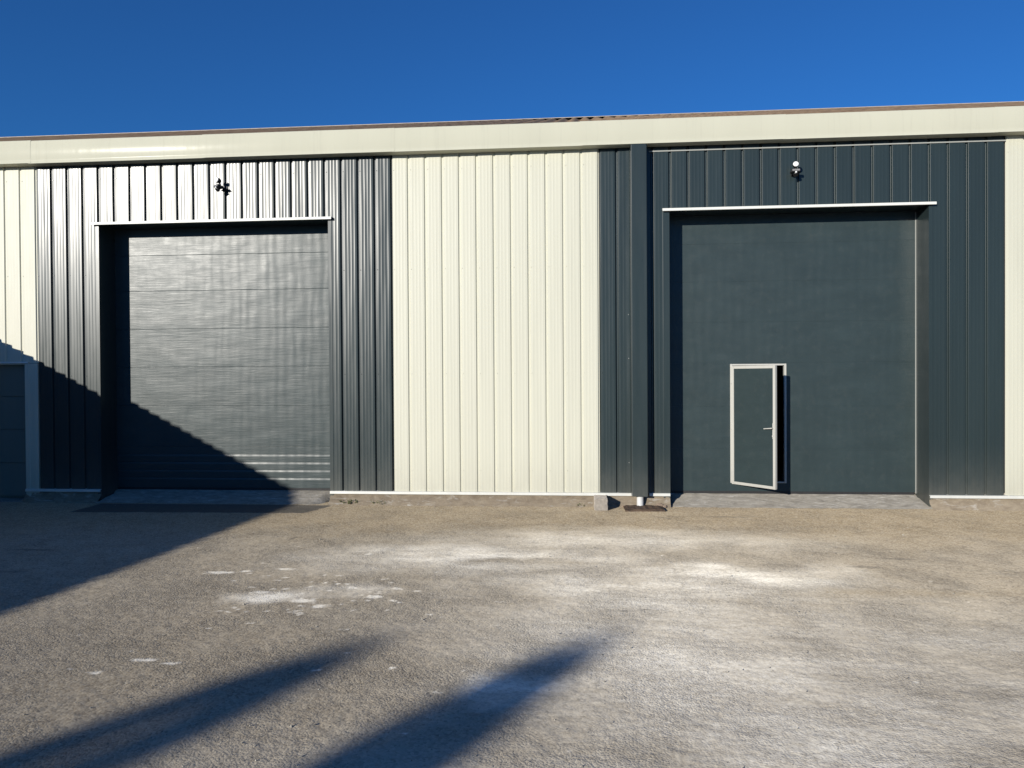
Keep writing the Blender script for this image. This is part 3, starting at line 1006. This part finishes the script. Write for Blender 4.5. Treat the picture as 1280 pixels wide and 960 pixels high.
# loose grit and chips strewn on the yard
mb = MB()
rng = np.random.default_rng(12)
for i in range(1700):
    y = 3.2 + 7.6 * rng.random() ** 1.5
    x = rng.uniform(-0.82 * y - .3, 0.62 * y + .3)
    r = float(min(0.014, 0.0027 * math.exp(rng.normal(0, 0.5))))
    vs = [Vector((x + r * rng.uniform(-1.3, 1.3), y + r * rng.uniform(-1.3, 1.3), r * z_)) for z_ in (-.4, -.4, -.4, 1.0, 1.2)]
    c_ = Vector((x, y, 0.004))
    d0 = [Vector((1.2, -.7, -.5)), Vector((-.2, 1.2, -.5)), Vector((-1.1, -.6, -.5)), Vector((.2, .1, .8))]
    a = rng.uniform(0, 6.28)
    Rm = Matrix.Rotation(a, 3, 'Z')
    vs = [c_ + Rm @ (q * r * rng.uniform(.7, 1.3)) for q in d0]
    mb.add(vs, [(0, 1, 3), (1, 2, 3), (2, 0, 3), (0, 2, 1)])
mb.build("loose_grit", simple("grit", (0.16, 0.14, 0.11), 0.9, 9, 0.4, 0.001, 0.0, (0.52, 0.48, 0.40)), None, None, "stuff")

# ------------------------------------------------------------------ the tiled house on the left, whose eave shades the wall
EH = 2.5
def ex(y):                       # eave line, runs nearly square to the warehouse
    return -9.66 + 0.07 * (y - 2.07)
hs = thing("tiled_outbuilding", "low rendered outbuilding with pantile roof along the left of the yard", "outbuilding", (-12.6, 0.0, 0))
ya_, yb_ = -11.0, 10.93
HX = 3.0
def pt(y):                       # pantile section along the eave
    s = ((-y) / 0.336) % 1.0
    if s < 0.80:
        return 0.105 * (s / 0.80) ** 0.95
    if s < 0.88:
        return 0.105 * math.cos((s - 0.80) / 0.08 * math.pi / 2)
    return 0.0
for xa2, xb2, nm in ((0.30, 0.55, "wall"), (2 * HX - 0.25 - 0.30, 2 * HX - 0.30, "wall")):
    vs = []
    for y in (ya_ + .25, yb_ - .25):
        vs += [(ex(y) - xa2, y, 0), (ex(y) - xb2, y, 0), (ex(y) - xb2, y, EH - 0.03 + 0.31 * .3), (ex(y) - xa2, y, EH - 0.03 + 0.31 * .3)]
    MB().add(vs, [(0, 1, 2, 3), (4, 7, 6, 5), (0, 4, 5, 1), (1, 5, 6, 2), (2, 6, 7, 3), (3, 7, 4, 0)]).build("wall", RENDERW, hs)
for y in (ya_ + .25, yb_ - .45):
    pr = [(ex(y) - 0.55, 0), (ex(y) - 2 * HX + 0.55, 0), (ex(y) - 2 * HX + 0.55, EH - 0.05 + 0.31 * .55), (ex(y) - HX, EH - 0.05 + 0.31 * HX), (ex(y) - 0.55, EH - 0.05 + 0.31 * .55)]
    MB().extrude(pr, 'y', y, y + 0.2).build("gable_wall", RENDERW, hs)
n = int((yb_ - ya_) / 0.336 * 22)
ysr = [ya_ + i * (yb_ - ya_) / n for i in range(n + 1)]
mb = MB()
m_ = n + 1
for s0, s1 in ((0, 1), (2, 1)):
    vs = []
    crs = 14
    for r in range(crs + 1):
        t = r / crs
        d_ = HX * t if s0 == 0 else 2 * HX - HX * t
        for y in ysr:
            vs.append((ex(y) - d_, y, EH + 0.31 * HX * t + pt(y) - 0.005 * (r % 2)))
    mb.add(vs, [(r * m_ + i, r * m_ + i + 1, (r + 1) * m_ + i + 1, (r + 1) * m_ + i) for r in range(crs) for i in range(n)])
vs = []
for y in ysr:
    vs += [(ex(y), y, EH - 0.035), (ex(y), y, EH + pt(y))]
mb.add(vs, [(2 * i, 2 * i + 2, 2 * i + 3, 2 * i + 1) for i in range(n)])
mb.build("roof", TILE, hs, smooth=60)
for yc in (-7.5, -2.5, 2.6):
    x = ex(yc) - 0.30
    f = MB().box(x - .03, x + .03, yc - .6, yc + .6, 1.0, 2.0, bev=0.01).build("window", WOOD, hs)
    MB().box(x + .02, x + .036, yc - .52, yc + .52, 1.08, 1.92).build("pane", simple("dark_glass", (0.02, 0.025, 0.03), 0.08, 3, 0.1, 0.0001), f)


# ------------------------------------------------------------------ two pointed cypresses behind the viewer, whose shadows cross the yard
def cypress(x, y, h, label, seed, wd):
    rng = random.Random(seed)
    t = thing("cypress_tree", label, "tree", (x, y, 0), "pointed cypresses behind the yard")
    mb = MB()
    mb.cyl((x, y, 0), (x, y, h * .5), 0.11, 0.06, 10)
    mb.cyl((x, y, h * .5), (x + .01, y, h * .93), 0.06, 0.012, 8)
    mb.build("trunk", BARK, t, smooth=60)
    cr = MB()
    def R_(d):                   # crown radius d metres below the tip
        return wd * min(0.70, 0.37 * d ** 0.36) * (1.0 if d < h - 1.2 else max(0.3, (h - 0.3 - d) / 0.9))
    for i in range(7500):
        u = rng.random()
        d = (h - 0.35) * u ** 0.75
        a = rng.uniform(0, 6.283)
        lump = 1 + 0.16 * math.sin(3 * a + 2.3 * d) * math.sin(1.7 * d + seed)
        rr = R_(d) * lump * (0.35 + 0.65 * rng.random() ** 0.3)
        p = Vector((x + rr * math.cos(a), y + rr * math.sin(a), h - d + 0.02))
        L = rng.uniform(.06, .13)
        up_ = (Vector((math.cos(a), math.sin(a), 0)) * rng.uniform(.1, .7) + Vector((rng.uniform(-.3, .3), rng.uniform(-.3, .3), 1))).normalized()
        s = Vector((-math.sin(a) + rng.uniform(-.6, .6), math.cos(a) + rng.uniform(-.6, .6), 0)).normalized()
        W_ = L * rng.uniform(.3, .5)
        cr.add([p - up_ * L * .5, p + s * W_, p + up_ * L, p - s * W_], [(0, 1, 2, 3)])
    cr.build("crown", LEAF, t)
    return t


KD = 23.0
cypress(-1.62 - 0.58 * KD, 5.00 - KD, 0.268 * KD, "broader pointed cypress nearer the tiled outbuilding, behind the yard", 3, 1.38)
cypress(0.02 - 0.58 * KD, 5.25 - KD, 0.268 * KD, "slimmer pointed cypress farther from the tiled outbuilding, behind the yard", 8, 1.08)
